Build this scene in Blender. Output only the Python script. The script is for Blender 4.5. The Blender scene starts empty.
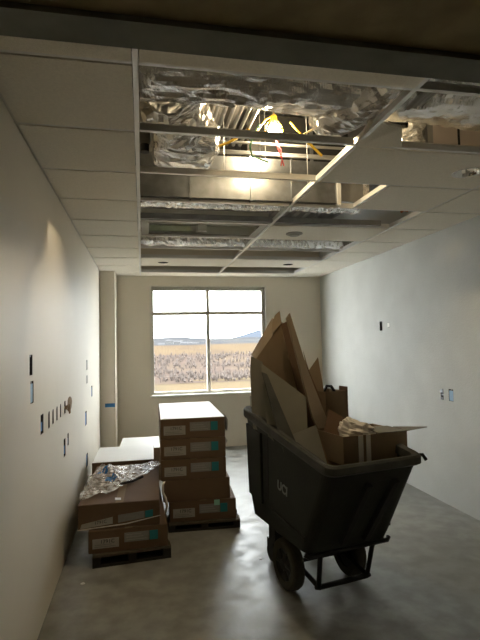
import bpy, bmesh, math, random
from mathutils import Vector, Matrix, noise
random.seed(7)
R = math.radians

# ------------------------------------------------------------------ camera
CAM = Vector((0.0, 0.0, 1.661)); F_PX = 480.3
YAW, PIT, ROL = R(11.571), R(2.828), R(-1.198)
FW = Vector((math.sin(YAW)*math.cos(PIT), math.cos(YAW)*math.cos(PIT), math.sin(PIT)))
_rt = Vector((math.cos(YAW), -math.sin(YAW), 0)); _up = _rt.cross(FW)
RT = _rt*math.cos(ROL)+_up*math.sin(ROL); UP = _up*math.cos(ROL)-_rt*math.sin(ROL)
sc = bpy.context.scene
COL = sc.collection
cd = bpy.data.cameras.new('camera'); cam = bpy.data.objects.new('camera', cd); COL.objects.link(cam)
cd.sensor_width = 36; cd.lens = F_PX/640*36; cd.clip_start = .03; cd.clip_end = 20000
cam.matrix_world = Matrix(((RT.x, UP.x, -FW.x, CAM.x), (RT.y, UP.y, -FW.y, CAM.y), (RT.z, UP.z, -FW.z, CAM.z), (0, 0, 0, 1)))
sc.camera = cam
sc.view_settings.view_transform = 'Standard'; sc.view_settings.look = 'None'
sc.view_settings.gamma = 1; sc.view_settings.use_curve_mapping = False
sc.view_settings.exposure = 0.38

# ------------------------------------------------------------------ sky (overcast) and light levels
SKY = 14.0
BULB = 680.0
w = bpy.data.worlds.new('overcast_sky'); sc.world = w; w.use_nodes = True
wb = w.node_tree.nodes['Background']; wb.inputs[0].default_value = (.95, .98, 1, 1); wb.inputs[1].default_value = SKY

# room numbers (metres)
XL, XR, YR, ZC = -.604, 3.006, 7.771, 2.776
ZD = 3.62
A0 = -.014; TEE = [A0, A0+1.22, A0+2.44]
def YL(k): return 1.884+.61*k
WX0, WX1, WZ0, WZ1 = .15, 2.03, .865, 2.6

def at(x, y, Y):
    d = FW+RT*((x-240)/F_PX)+UP*((320-y)/F_PX)
    return CAM+d*((Y-CAM.y)/d.y)
def atz(x, y, z):
    d = FW+RT*((x-240)/F_PX)+UP*((320-y)/F_PX)
    return CAM+d*((z-CAM.z)/d.z)

# ------------------------------------------------------------------ materials
def mat(name, col, rough=.7, metal=0., var=0., vscale=4., bump=0., bscale=60., emit=None, estr=0., alpha=1., dark=None, detail=6.):
    m = bpy.data.materials.new(name); m.use_nodes = True
    nt = m.node_tree; b = nt.nodes['Principled BSDF']
    b.inputs['Base Color'].default_value = (*col, 1); b.inputs['Roughness'].default_value = rough; b.inputs['Metallic'].default_value = metal
    tc = nt.nodes.new('ShaderNodeTexCoord')
    if var > 0 or dark:
        n = nt.nodes.new('ShaderNodeTexNoise'); n.inputs['Scale'].default_value = vscale; n.inputs['Detail'].default_value = detail
        nt.links.new(tc.outputs['Object'], n.inputs['Vector'])
        mx = nt.nodes.new('ShaderNodeMix'); mx.data_type = 'RGBA'
        c2 = dark or tuple(c*(1-var) for c in col)
        mr = nt.nodes.new('ShaderNodeMapRange'); mr.inputs[1].default_value = .35; mr.inputs[2].default_value = .65
        nt.links.new(n.outputs['Fac'], mr.inputs[0]); nt.links.new(mr.outputs[0], mx.inputs[0])
        mx.inputs[6].default_value = (*col, 1); mx.inputs[7].default_value = (*c2, 1)
        nt.links.new(mx.outputs[2], b.inputs['Base Color'])
    if bump > 0:
        n2 = nt.nodes.new('ShaderNodeTexNoise'); n2.inputs['Scale'].default_value = bscale; n2.inputs['Detail'].default_value = 5
        nt.links.new(tc.outputs['Object'], n2.inputs['Vector'])
        bp = nt.nodes.new('ShaderNodeBump'); bp.inputs['Strength'].default_value = bump; bp.inputs['Distance'].default_value = .01
        nt.links.new(n2.outputs['Fac'], bp.inputs['Height']); nt.links.new(bp.outputs[0], b.inputs['Normal'])
    if emit:
        b.inputs['Emission Color'].default_value = (*emit, 1); b.inputs['Emission Strength'].default_value = estr
    if alpha < 1:
        b.inputs['Alpha'].default_value = alpha
    return m
M = {}
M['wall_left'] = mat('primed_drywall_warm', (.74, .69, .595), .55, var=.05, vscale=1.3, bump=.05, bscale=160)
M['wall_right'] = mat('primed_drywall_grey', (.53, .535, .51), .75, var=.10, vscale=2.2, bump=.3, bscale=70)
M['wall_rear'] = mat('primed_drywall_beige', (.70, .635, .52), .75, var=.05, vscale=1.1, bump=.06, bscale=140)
M['tile'] = mat('acoustic_tile', (.80, .755, .65), .95, var=.08, vscale=90, bump=.25, bscale=220)
M['tile_edge'] = mat('tile_core', (.80, .77, .70), .95, bump=.2, bscale=200)
M['tee'] = mat('white_grid_steel', (.72, .71, .68), .35, .35, var=.05)
M['steel_angle'] = mat('wall_angle_white', (.66, .63, .56), .5)
M['galv'] = mat('galvanised_sheet', (.24, .25, .26), .36, .95, var=.25, vscale=14, bump=.05, bscale=8)
M['galv_dark'] = mat('dull_galvanised', (.34, .34, .33), .45, .8, var=.2, vscale=9)
M['black_metal'] = mat('black_metal', (.010, .010, .010), .5, .3, var=.2)
M['deck'] = mat('steel_deck', (.30, .29, .27), .6, .2, var=.2, vscale=3)
M['dark_void'] = mat('dark_fireproofing', (.05, .047, .042), .95, var=.4, vscale=8, bump=.4, bscale=30)
M['foil'] = mat('foil_facing', (.86, .85, .83), .22, .85, var=.15, vscale=3, bump=.8, bscale=14)
M['conduit'] = mat('emt_conduit', (.70, .70, .70), .35, .8, var=.1)
M['yellow'] = mat('yellow_plastic', (.75, .48, .03), .5, var=.1)
M['red_wire'] = mat('red_wire', (.62, .06, .07), .5, var=.1)
M['green_wire'] = mat('green_wire', (.10, .32, .14), .5, var=.1)
M['cream_wire'] = mat('cream_cable', (.75, .66, .40), .5, var=.1)
M['pipe_grey'] = mat('grey_pipe', (.34, .33, .30), .6, var=.2)
M['board_pink'] = mat('pale_gypsum_board', (.62, .54, .49), .9, var=.1)
M['header_steel'] = mat('dark_steel_header', (.19, .19, .15), .6, .1, var=.3, vscale=9, bump=.1, bscale=40)
M['header_wood'] = mat('brown_header_plate', (.40, .32, .18), .75, var=.3, vscale=12, bump=.15, bscale=50)
M['frame'] = mat('window_frame_cream', (.66, .62, .53), .45, var=.04)
M['sill'] = mat('window_sill_white', (.80, .78, .72), .4, var=.04)
M['carton'] = mat('brown_cardboard', (.135, .082, .046), .85, var=.14, vscale=3, bump=.06, bscale=120)
M['carton2'] = mat('tan_cardboard', (.225, .157, .090), .85, var=.14, vscale=4, bump=.06, bscale=120)
M['carton_light'] = mat('light_tan_cardboard', (.28, .215, .143), .85, var=.12, vscale=4, bump=.06, bscale=120)
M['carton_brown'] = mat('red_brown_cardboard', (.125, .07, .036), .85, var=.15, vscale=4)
M['board_grey'] = mat('grey_chipboard', (.19, .178, .138), .85, var=.12, vscale=5)
M['board_greylight'] = mat('pale_grey_chipboard', (.26, .242, .192), .85, var=.1, vscale=5)
M['white_sheet'] = mat('white_paper_sheet', (.80, .79, .76), .55, var=.04, vscale=3)
M['label'] = mat('paper_label', (.36, .34, .30), .7, var=.08, vscale=30)
M['label_grey'] = mat('grey_label', (.24, .23, .21), .7, var=.12, vscale=40)
M['teal'] = mat('teal_print', (.012, .19, .21), .6, var=.1)
M['mint'] = mat('mint_sticker', (.30, .62, .46), .6, var=.1)
M['ink'] = mat('black_ink', (.03, .03, .03), .7)
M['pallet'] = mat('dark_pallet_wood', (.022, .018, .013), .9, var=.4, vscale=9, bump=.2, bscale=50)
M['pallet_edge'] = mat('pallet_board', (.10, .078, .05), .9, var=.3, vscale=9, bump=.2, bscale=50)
M['cart'] = mat('dark_polyethylene', (.018, .019, .0145), .6, var=.35, vscale=5, bump=.15, bscale=70)
M['cart'].node_tree.nodes['Principled BSDF'].inputs['Specular IOR Level'].default_value = .3
M['cart_rim'] = mat('worn_polyethylene_rim', (.055, .055, .046), .6, var=.35, vscale=9, bump=.15, bscale=70)
M['cart_groove'] = mat('black_polyethylene', (.005, .005, .0045), .7, var=.2)
M['cart_text'] = mat('white_stencil', (.30, .305, .28), .8, var=.2, vscale=40)
M['tyre'] = mat('dusty_rubber', (.045, .04, .025), .85, var=.3, vscale=12, bump=.1)
M['hub'] = mat('black_hub', (.010, .010, .009), .6, var=.3)
M['paper_white'] = mat('crumpled_white_paper', (.70, .65, .58), .8, var=.08)
M['blue'] = mat('blue_tape', (.03, .17, .42), .6, var=.12, vscale=20)
M['blue_light'] = mat('light_blue_cover', (.30, .47, .66), .6, var=.1)
M['hole'] = mat('dark_box_interior', (.035, .03, .025), .9, var=.2)
M['torn'] = mat('torn_drywall', (.34, .24, .14), .95, var=.4, vscale=60)
M['lens'] = mat('fixture_white_enamel', (.72, .72, .66), .35, var=.04)
M['lens_green'] = mat('fixture_lens', (.62, .68, .52), .3, var=.05)
M['reflector'] = mat('downlight_reflector', (.9, .9, .88), .12, 1., bump=.15, bscale=20)
M['detector'] = mat('grey_disc', (.34, .32, .28), .6, var=.1)
M['blue_ink'] = mat('blue_marker', (.22, .26, .44), .8, var=.1)
M['orange'] = mat('orange_tag', (.45, .13, .03), .7)

def floor_mat():
    m = mat('polished_concrete', (.36, .345, .30), .38, var=.0)
    nt = m.node_tree; b = nt.nodes['Principled BSDF']; tc = nt.nodes['Texture Coordinate']
    def nz(s, d):
        n = nt.nodes.new('ShaderNodeTexNoise'); n.inputs['Scale'].default_value = s; n.inputs['Detail'].default_value = d
        nt.links.new(tc.outputs['Object'], n.inputs['Vector']); return n
    n1, n2, n3 = nz(1.1, 8), nz(7, 8), nz(60, 4)
    r1 = nt.nodes.new('ShaderNodeValToRGB'); r1.color_ramp.elements[0].position = .33; r1.color_ramp.elements[1].position = .68
    r1.color_ramp.elements[0].color = (.225, .223, .203, 1); r1.color_ramp.elements[1].color = (.36, .358, .33, 1)
    r2 = nt.nodes.new('ShaderNodeValToRGB'); r2.color_ramp.elements[0].position = .36; r2.color_ramp.elements[1].position = .62
    r2.color_ramp.elements[0].color = (.66, .65, .63, 1); r2.color_ramp.elements[1].color = (1, 1, 1, 1)
    nt.links.new(n1.outputs['Fac'], r1.inputs[0]); nt.links.new(n2.outputs['Fac'], r2.inputs[0])
    mx = nt.nodes.new('ShaderNodeMix'); mx.data_type = 'RGBA'; mx.blend_type = 'MULTIPLY'; mx.inputs[0].default_value = 1
    nt.links.new(r1.outputs[0], mx.inputs[6]); nt.links.new(r2.outputs[0], mx.inputs[7]); nt.links.new(mx.outputs[2], b.inputs['Base Color'])
    mr = nt.nodes.new('ShaderNodeMapRange'); mr.inputs[1].default_value = .35; mr.inputs[2].default_value = .65; mr.inputs[3].default_value = .34; mr.inputs[4].default_value = .52
    nt.links.new(n2.outputs['Fac'], mr.inputs[0]); nt.links.new(mr.outputs[0], b.inputs['Roughness'])
    bp = nt.nodes.new('ShaderNodeBump'); bp.inputs['Strength'].default_value = .12; bp.inputs['Distance'].default_value = .004
    nt.links.new(n3.outputs['Fac'], bp.inputs['Height']); nt.links.new(bp.outputs[0], b.inputs['Normal'])
    return m
M['floor'] = floor_mat()

def glass_mat():
    m = bpy.data.materials.new('window_glass'); m.use_nodes = True; nt = m.node_tree; nt.nodes.clear()
    o = nt.nodes.new('ShaderNodeOutputMaterial'); t = nt.nodes.new('ShaderNodeBsdfTransparent'); g = nt.nodes.new('ShaderNodeBsdfGlossy')
    t.inputs[0].default_value = (.97, .98, .97, 1); g.inputs['Roughness'].default_value = .02
    mx = nt.nodes.new('ShaderNodeMixShader'); mx.inputs[0].default_value = .05
    nt.links.new(t.outputs[0], mx.inputs[1]); nt.links.new(g.outputs[0], mx.inputs[2]); nt.links.new(mx.outputs[0], o.inputs[0])
    return m
M['glass'] = glass_mat()
def film_mat():
    m = bpy.data.materials.new('clear_plastic_film'); m.use_nodes = True; nt = m.node_tree; nt.nodes.clear()
    o = nt.nodes.new('ShaderNodeOutputMaterial'); t = nt.nodes.new('ShaderNodeBsdfTransparent')
    p = nt.nodes.new('ShaderNodeBsdfPrincipled'); p.inputs['Base Color'].default_value = (.86, .86, .85, 1); p.inputs['Roughness'].default_value = .18
    n = nt.nodes.new('ShaderNodeTexNoise'); n.inputs['Scale'].default_value = 18
    mr = nt.nodes.new('ShaderNodeMapRange'); mr.inputs[1].default_value = .3; mr.inputs[2].default_value = .7; mr.inputs[3].default_value = .15; mr.inputs[4].default_value = .75
    mx = nt.nodes.new('ShaderNodeMixShader')
    nt.links.new(n.outputs['Fac'], mr.inputs[0]); nt.links.new(mr.outputs[0], mx.inputs[0])
    nt.links.new(t.outputs[0], mx.inputs[1]); nt.links.new(p.outputs[0], mx.inputs[2]); nt.links.new(mx.outputs[0], o.inputs[0])
    return m
M['film'] = film_mat()
M['bulb'] = mat('lit_bulb', (1, .9, .7), .4, emit=(1, .80, .50), estr=BULB)

# ------------------------------------------------------------------ mesh helpers
class MB:
    def __init__(s): s.v = []; s.f = []
    def box(s, x0, x1, y0, y1, z0, z1):
        i = len(s.v)
        s.v += [(x, y, z) for z in (z0, z1) for x, y in ((x0, y0), (x1, y0), (x1, y1), (x0, y1))]
        s.f += [(i+3, i+2, i+1, i), (i+4, i+5, i+6, i+7)]+[(i+a, i+(a+1) % 4, i+4+(a+1) % 4, i+4+a) for a in range(4)]
        return s
    def prism(s, pts, off):
        """polygon pts (3-D) extruded by vector off"""
        i = len(s.v); n = len(pts); off = Vector(off)
        s.v += [tuple(Vector(p)) for p in pts]+[tuple(Vector(p)+off) for p in pts]
        s.f += [tuple(range(i, i+n)), tuple(range(i+2*n-1, i+n-1, -1))]
        s.f += [(i+(k+1) % n, i+k, i+n+k, i+n+(k+1) % n) for k in range(n)]
        return s
    def tube(s, path, r, n=8, cap=True):
        P = [Vector(p) for p in path]; rs = r if isinstance(r, (list, tuple)) else [r]*len(P)
        rings = []; prev = None
        for k, p in enumerate(P):
            d = (P[min(k+1, len(P)-1)]-P[max(k-1, 0)]).normalized()
            if prev is None:
                a = d.orthogonal().normalized()
            else:
                a = (prev-d*prev.dot(d)).normalized()
            prev = a; b = d.cross(a)
            i = len(s.v); rings.append(i)
            s.v += [tuple(p+(a*math.cos(2*math.pi*j/n)+b*math.sin(2*math.pi*j/n))*rs[k]) for j in range(n)]
        for i, i2 in zip(rings, rings[1:]):
            s.f += [(i+j, i+(j+1) % n, i2+(j+1) % n, i2+j) for j in range(n)]
        if cap:
            s.f += [tuple(range(rings[0]+n-1, rings[0]-1, -1)), tuple(range(rings[-1], rings[-1]+n))]
        return s
    def rings(s, loops, close_start=False, close_end=False):
        idx = []
        for L in loops:
            idx.append(len(s.v)); s.v += [tuple(p) for p in L]
        n = len(loops[0])
        for i, i2 in zip(idx, idx[1:]):
            s.f += [(i+j, i+(j+1) % n, i2+(j+1) % n, i2+j) for j in range(n)]
        if close_start: s.f.append(tuple(range(idx[0]+n-1, idx[0]-1, -1)))
        if close_end: s.f.append(tuple(range(idx[-1], idx[-1]+n)))
        return s
    def lathe(s, c, axis, prof, n=24, cs=False, ce=False):
        """prof: (radius, height along axis)"""
        ax = Vector(axis).normalized(); a = ax.orthogonal().normalized(); b = ax.cross(a); c = Vector(c)
        return s.rings([[c+ax*h+(a*math.cos(2*math.pi*j/n)+b*math.sin(2*math.pi*j/n))*r for j in range(n)] for r, h in prof], cs, ce)
    def build(s, name, m, parent=None, smooth=False, bevel=0., fixn=True):
        me = bpy.data.meshes.new(name); me.from_pydata(s.v, [], s.f)
        if fixn:
            bm = bmesh.new(); bm.from_mesh(me); bmesh.ops.recalc_face_normals(bm, faces=bm.faces); bm.to_mesh(me); bm.free()
        me.materials.append(M[m] if isinstance(m, str) else m)
        if smooth:
            for p in me.polygons: p.use_smooth = True
        o = bpy.data.objects.new(name, me); COL.objects.link(o)
        if bevel:
            md = o.modifiers.new('edge', 'BEVEL'); md.width = bevel; md.segments = 2; md.limit_method = 'ANGLE'
        if parent: o.parent = parent
        return o
def tag(o, label, cat, group=None, kind=None):
    o['label'] = label; o['category'] = cat
    if group: o['group'] = group
    if kind: o['kind'] = kind
    return o
def structure(o, label=None):
    o['kind'] = 'structure'
    if label: o['label'] = label
    return o
def thing(name, label, cat, loc=(0, 0, 0), rz=0., group=None):
    o = bpy.data.objects.new(name, None); COL.objects.link(o); o.location = loc; o.rotation_euler = (0, 0, rz); o.empty_display_size = .1
    return tag(o, label, cat, group)
def text(body, size, m, parent, origin, xdir, ydir, name='lettering', extrude=.0004):
    cu = bpy.data.curves.new(name, 'FONT'); cu.body = body; cu.size = size; cu.extrude = extrude; cu.offset = .0025 if name == 'stencil_lettering' else 0; cu.align_x = 'CENTER'; cu.align_y = 'CENTER'
    cu.materials.append(M[m]); o = bpy.data.objects.new(name, cu); COL.objects.link(o)
    x = Vector(xdir).normalized(); y = Vector(ydir); y = (y-x*y.dot(x)).normalized(); z = x.cross(y); p = Vector(origin)
    o.matrix_basis = Matrix(((x.x, y.x, z.x, p.x), (x.y, y.y, z.y, p.y), (x.z, y.z, z.z, p.z), (0, 0, 0, 1)))
    me = bpy.data.meshes.new_from_object(o.evaluated_get(bpy.context.evaluated_depsgraph_get())); mw = o.matrix_basis.copy()
    bpy.data.objects.remove(o); o = bpy.data.objects.new(name, me); COL.objects.link(o); o.matrix_basis = mw
    o.parent = parent
    return o
def wall_cells(mb, axis, pos, th, u0, u1, z0, z1, holes):
    """a wall sheet at X=pos ('x') or Y=pos ('y'), thickness th (signed), with rectangular holes (u0,u1,z0,z1)"""
    us = sorted({u0, u1, *[h[i] for h in holes for i in (0, 1)]}); zs = sorted({z0, z1, *[h[i] for h in holes for i in (2, 3)]})
    n = len(us); m = len(zs); i0 = len(mb.v)
    def P(i, j, k):
        t = pos+(th if k else 0)
        return (t, us[i], zs[j]) if axis == 'x' else (us[i], t, zs[j])
    for k in (0, 1):
        for j in range(m):
            for i in range(n): mb.v.append(P(i, j, k))
    def V(i, j, k): return i0+(k*m+j)*n+i
    def solid(i, j):
        if i < 0 or j < 0 or i >= n-1 or j >= m-1: return False
        uc, zc_ = (us[i]+us[i+1])/2, (zs[j]+zs[j+1])/2
        return not any(h[0] < uc < h[1] and h[2] < zc_ < h[3] for h in holes)
    for j in range(m-1):
        for i in range(n-1):
            if not solid(i, j): continue
            mb.f.append((V(i, j, 0), V(i+1, j, 0), V(i+1, j+1, 0), V(i, j+1, 0)))
            mb.f.append((V(i, j, 1), V(i, j+1, 1), V(i+1, j+1, 1), V(i+1, j, 1)))
            for di, dj, a, b in ((-1, 0, (i, j), (i, j+1)), (1, 0, (i+1, j), (i+1, j+1)), (0, -1, (i, j), (i+1, j)), (0, 1, (i, j+1), (i+1, j+1))):
                if not solid(i+di, j+dj):
                    mb.f.append((V(*a, 0), V(*b, 0), V(*b, 1), V(*a, 1)))
    return mb

# ------------------------------------------------------------------ the room
YB = -2.6          # back of the corridor behind the camera
structure(MB().box(XL-.2, XR+.2, YB-.2, YR+.3, -.15, 0).build('floor', 'floor'), 'bare polished grey concrete floor')

# wall boxes: (name suffix, centre along wall, z, width, height, kind)
LB = [(2.85, 1.567, .075, .115, 'open'), (2.875, 1.415, .08, .125, 'cover'), (3.15, 1.195, .09, .12, 'taped'),
      (3.374, 1.187, .055, .11, 'open'), (3.52, 1.187, .05, .10, 'open'), (3.677, 1.187, .05, .10, 'open'), (3.83, 1.187, .05, .10, 'open'), (4.04, 1.187, .07, .10, 'wired'),
      (5.60, 1.46, .10, .11, 'grey'), (5.60, 1.30, .10, .09, 'grey'), (6.12, 1.123, .11, .13, 'blue'), (5.48, .89, .14, .15, 'blue'), (4.02, .875, .09, .14, 'taped'), (4.20, .905, .06, .10, 'taped'), (5.56, .424, .14, .14, 'blue')]
RB = [(5.673, 1.85, .07, .12, 'open'), (5.48, 1.855, .05, .06, 'plug'), (4.443, 1.10, .05, .11, 'bracket'), (4.296, 1.105, .075, .12, 'cover')]
def hole(b): return (b[0]-b[2]/2, b[0]+b[2]/2, b[1]-b[3]/2, b[1]+b[3]/2)
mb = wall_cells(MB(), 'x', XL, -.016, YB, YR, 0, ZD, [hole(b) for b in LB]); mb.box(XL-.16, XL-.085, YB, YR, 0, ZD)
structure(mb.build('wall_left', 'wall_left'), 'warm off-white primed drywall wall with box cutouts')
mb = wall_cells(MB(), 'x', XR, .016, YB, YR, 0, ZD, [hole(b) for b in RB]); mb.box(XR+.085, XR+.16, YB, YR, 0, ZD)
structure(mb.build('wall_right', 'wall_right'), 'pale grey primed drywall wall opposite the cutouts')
mb = wall_cells(MB(), 'y', YR, .22, XL-.16, XR+.16, 0, ZD, [(WX0, WX1, WZ0, WZ1)])
structure(mb.build('wall_rear', 'wall_rear'), 'beige drywall wall around the window')
structure(MB().box(XL, XR, YB-.15, YB, 0, ZD).build('wall_back', 'wall_rear'))
structure(MB().box(1.35, XR, .60, .87, 0, 2.2).build('wall_front', 'wall_rear'))
structure(MB().box(XL-.16, XR+.16, YB-.2, .55, ZC, ZC+.05).build('ceiling_corridor', 'tile'))
# column in the rear corner
structure(MB().box(XL, -.385, 7.27, YR, 0, ZC+.1).build('wall_column', 'wall_rear', bevel=.006), 'drywall column in the corner beside the window')

# header over the opening the camera looks through
hd = bpy.data.objects.new('lintel', None); COL.objects.link(hd); structure(hd, 'dark steel and timber lintel over the doorway in front')
MB().box(XL, XR, .788, .866, 2.2, 2.9).build('steel_channel', 'header_steel', hd)
MB().box(XL, XR, .50, .788, 2.208, 2.9).build('timber_plate', 'header_wood', hd)
MB().box(XL, XR, .783, .793, 2.194, 2.2).build('joint_strip', 'header_steel', hd)

# structural deck with flutes running away from the camera
dk = MB(); x = XL-.16; loop = []
while x < XR+.16:
    loop += [(x, ZD), (x+.07, ZD), (x+.09, ZD+.06), (x+.15, ZD+.06)]; x += .17
for (xa, za), (xb, zb) in zip(loop, loop[1:]):
    i = len(dk.v); dk.v += [(xa, .5, za), (xb, .5, zb), (xb, YR+.2, zb), (xa, YR+.2, za)]; dk.f.append((i, i+1, i+2, i+3))
dk.box(XL-.2, XR+.2, .5, YR+.3, ZD+.075, ZD+.15)
structure(dk.build('ceiling_deck', 'deck', fixn=False), 'fluted steel deck above the hung ceiling')
structure(MB().box(XL, XR, .5, .6, ZC+.1, ZD+.1).build('wall_plenum', 'dark_void'))

# ------------------------------------------------------------------ hung ceiling: grid and tiles
ceil = bpy.data.objects.new('ceiling', None); COL.objects.link(ceil); structure(ceil, 'hung ceiling grid with many tiles missing')
def tee_mesh(name, x0, x1, y0, y1, along):
    m = MB(); fl = .012
    if along == 'y':
        xc = (x0+x1)/2; m.box(xc-fl, xc+fl, y0, y1, ZC, ZC+.003); m.box(xc-.003, xc+.003, y0, y1, ZC+.003, ZC+.034); m.box(xc-.006, xc+.006, y0, y1, ZC+.034, ZC+.042)
    else:
        yc = (y0+y1)/2; m.box(x0, x1, yc-fl, yc+fl, ZC, ZC+.003); m.box(x0, x1, yc-.003, yc+.003, ZC+.003, ZC+.034); m.box(x0, x1, yc-.006, yc+.006, ZC+.034, ZC+.042)
    return m.build(name, 'tee', ceil)
for t in TEE: tee_mesh('main_tee', t, t, .87, YR-.02, 'y')
cols = [(XL, TEE[0]), (TEE[0], TEE[1]), (TEE[1], TEE[2]), (TEE[2], XR)]
for k in range(-1, 10):
    for c in cols: tee_mesh('cross_tee', c[0]+.013, c[1]-.013, YL(k), YL(k), 'x')
MB().box(XL, XL+.022, .87, YR, ZC, ZC+.003).box(XL, XL+.003, .87, YR, ZC, ZC+.025).build('wall_angle', 'steel_angle', ceil)
MB().box(XR-.022, XR, .87, YR, ZC, ZC+.003).box(XR-.003, XR, .87, YR, ZC, ZC+.025).build('wall_angle', 'steel_angle', ceil)
MB().box(XL+.022, XR-.022, YR-.022, YR, ZC, ZC+.003).box(XL+.022, XR-.022, YR-.003, YR, ZC, ZC+.025).build('wall_angle', 'steel_angle', ceil)
def tile(x0, x1, y0, y1, holes=(), edge=False):
    """tegular tile: lip hangs 5 mm below the grid"""
    g = .015; m = MB(); X0, X1, Y0, Y1 = x0+g, x1-g, y0+g, y1-g
    if not holes:
        m.box(X0, X1, Y0, Y1, ZC-.005, ZC+.016)
    else:
        hx, hy, hr = holes[0]; n = 32
        lo = []; hi = []
        def sq(a):
            dx, dy = math.cos(a), math.sin(a); t = 1e9
            for d, l0, l1, c in ((dx, X0, X1, hx), (dy, Y0, Y1, hy)):
                if d > 1e-9: t = min(t, (l1-c)/d)
                elif d < -1e-9: t = min(t, (l0-c)/d)
            return hx+dx*t, hy+dy*t
        angs = sorted([2*math.pi*j/n for j in range(n)]+[math.atan2(yy-hy, xx-hx) % (2*math.pi) for xx in (X0, X1) for yy in (Y0, Y1)])
        O = [sq(a) for a in angs]; I = [(hx+hr*math.cos(a), hy+hr*math.sin(a)) for a in angs]
        m.rings([[(*p, ZC-.005) for p in I], [(*p, ZC-.005) for p in O], [(*p, ZC+.016) for p in O], [(*p, ZC+.016) for p in I], [(*p, ZC-.005) for p in I]])
    return m.build('ceiling_tile', 'tile', ceil)
HOLES = {(1, 7): (.29, 6.50, .075), (2, 7): (2.05, 6.52, .075), (2, 1): (2.14, 2.79, .085)}
OPEN = {(1, r) for r in (0, 1, 2, 3, 4, 5, 6, 8)} | {(2, r) for r in (-1, 0, 3, 5, 6, 8)}
for ci, c in enumerate(cols):
    for r in range(-2, 10):
        if (ci, r) in OPEN: continue
        y0, y1 = max(YL(r), .87), min(YL(r+1), YR-.008)
        x0, x1 = c
        if (ci, r) == (2, 2): x0 = 1.75
        h = HOLES.get((ci, r)); tile(x0, x1, y0, y1, [h] if h else ())
# short tee that carries the cut tile, and bright cut edges
MB().box(1.738, 1.762, YL(2)+.012, YL(3)-.012, ZC, ZC+.003).box(1.747, 1.753, YL(2)+.012, YL(3)-.012, ZC+.003, ZC+.04).build('cross_tee', 'tee', ceil)
# hanger wires
for hx, hy in ((TEE[0], 2.2), (TEE[0], 3.4), (TEE[0], 4.6), (TEE[0], 5.8), (TEE[1], 2.15), (TEE[1], 3.3), (TEE[1], 4.5), (TEE[1], 5.7), (TEE[2], 3.9), (.72, YL(1)), (.80, YL(2)), (.55, YL(2)), (1.0, YL(3))):
    MB().tube([(hx, hy, ZC+.03), (hx, hy, ZD+.04)], .0022, 6).build('hanger_wire', 'conduit', ceil)

# ------------------------------------------------------------------ window
win = bpy.data.objects.new('window_1', None); COL.objects.link(win); structure(win, 'cream framed window of four panes over the hills')
FY0, FY1 = YR+.075, YR+.135
fw = .05; MX = 1.068; TZ = 2.175
m = MB()
for xa, xb, za, zb in ((WX0, WX0+.035, WZ0, WZ1), (WX1-.05, WX1, WZ0, WZ1), (WX0+.035, WX1-.05, WZ1-.055, WZ1), (WX0+.035, WX1-.05, WZ0, WZ0+.05)): m.box(xa, xb, FY0, FY1, za, zb)
m.build('window_frame', 'frame', win, bevel=.004)
MB().box(MX-.027, MX+.027, FY0-.005, FY1-.005, WZ0+.05, WZ1-.055).build('mullion', 'frame', win, bevel=.003)
for xa, xb in ((WX0+.035, MX-.027), (MX+.027, WX1-.05)):
    MB().box(xa, xb, FY0, FY1, TZ-.028, TZ+.028).build('transom', 'frame', win, bevel=.003)
    for za, zb in ((WZ0+.05, TZ-.028), (TZ+.028, WZ1-.055)):
        MB().box(xa, xb, YR+.10, YR+.108, za, zb).build('pane', 'glass', win)
MB().box(WX0-.03, WX1+.03, YR-.028, FY0, WZ0-.022, WZ0+.004).build('window_sill', 'sill', win, bevel=.004)
# drywall return bead round the opening
m = MB(); m.box(WX0-.022, WX0, YR-.006, YR+.07, WZ0+.004, WZ1+.022); m.box(WX1, WX1+.022, YR-.006, YR+.07, WZ0+.004, WZ1+.022); m.box(WX0, WX1, YR-.006, YR+.07, WZ1, WZ1+.022)
m.build('window_casing', 'frame', win)

# ------------------------------------------------------------------ the land outside
def land_mat(name, c1, c2, c3, s):
    m = bpy.data.materials.new(name); m.use_nodes = True; nt = m.node_tree; b = nt.nodes['Principled BSDF']; b.inputs['Roughness'].default_value = 1
    b.inputs['Specular IOR Level'].default_value = 0
    tc = nt.nodes.new('ShaderNodeTexCoord'); mp = nt.nodes.new('ShaderNodeMapping'); mp.inputs['Scale'].default_value = (s, s*.45, s)
    n = nt.nodes.new('ShaderNodeTexNoise'); n.inputs['Scale'].default_value = 1; n.inputs['Detail'].default_value = 8; n.inputs['Roughness'].default_value = .65
    r = nt.nodes.new('ShaderNodeValToRGB'); e = r.color_ramp.elements; e[0].position = .36; e[1].position = .66
    e[0].color = (*c1, 1); e[1].color = (*c3, 1); k = e.new(.5); k.color = (*c2, 1)
    nt.links.new(tc.outputs['Object'], mp.inputs[0]); nt.links.new(mp.outputs[0], n.inputs['Vector']); nt.links.new(n.outputs['Fac'], r.inputs[0]); nt.links.new(r.outputs[0], b.inputs['Base Color'])
    return m
M['field'] = land_mat('dry_grass_field', (0.0612, 0.0469, 0.0306), (0.0673, 0.0520, 0.0337), (0.0530, 0.0449, 0.0306), .02)
M['hillside'] = land_mat('winter_scrub_hillside', (0.0452, 0.0339, 0.0300), (0.0543, 0.0418, 0.0350), (0.0633, 0.0486, 0.0350), .02)
M['tan_hill'] = land_mat('dry_meadow', (0.0490, 0.0373, 0.0288), (0.0618, 0.0458, 0.0309), (0.0661, 0.0501, 0.0330), .012)
M['ridge'] = land_mat('haze_grey_wooded_ridge', (0.0287, 0.0309, 0.0351), (0.0361, 0.0361, 0.0382), (0.0446, 0.0446, 0.0446), .006)  # grey-blue tint stands in for haze over the far ridge
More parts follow.
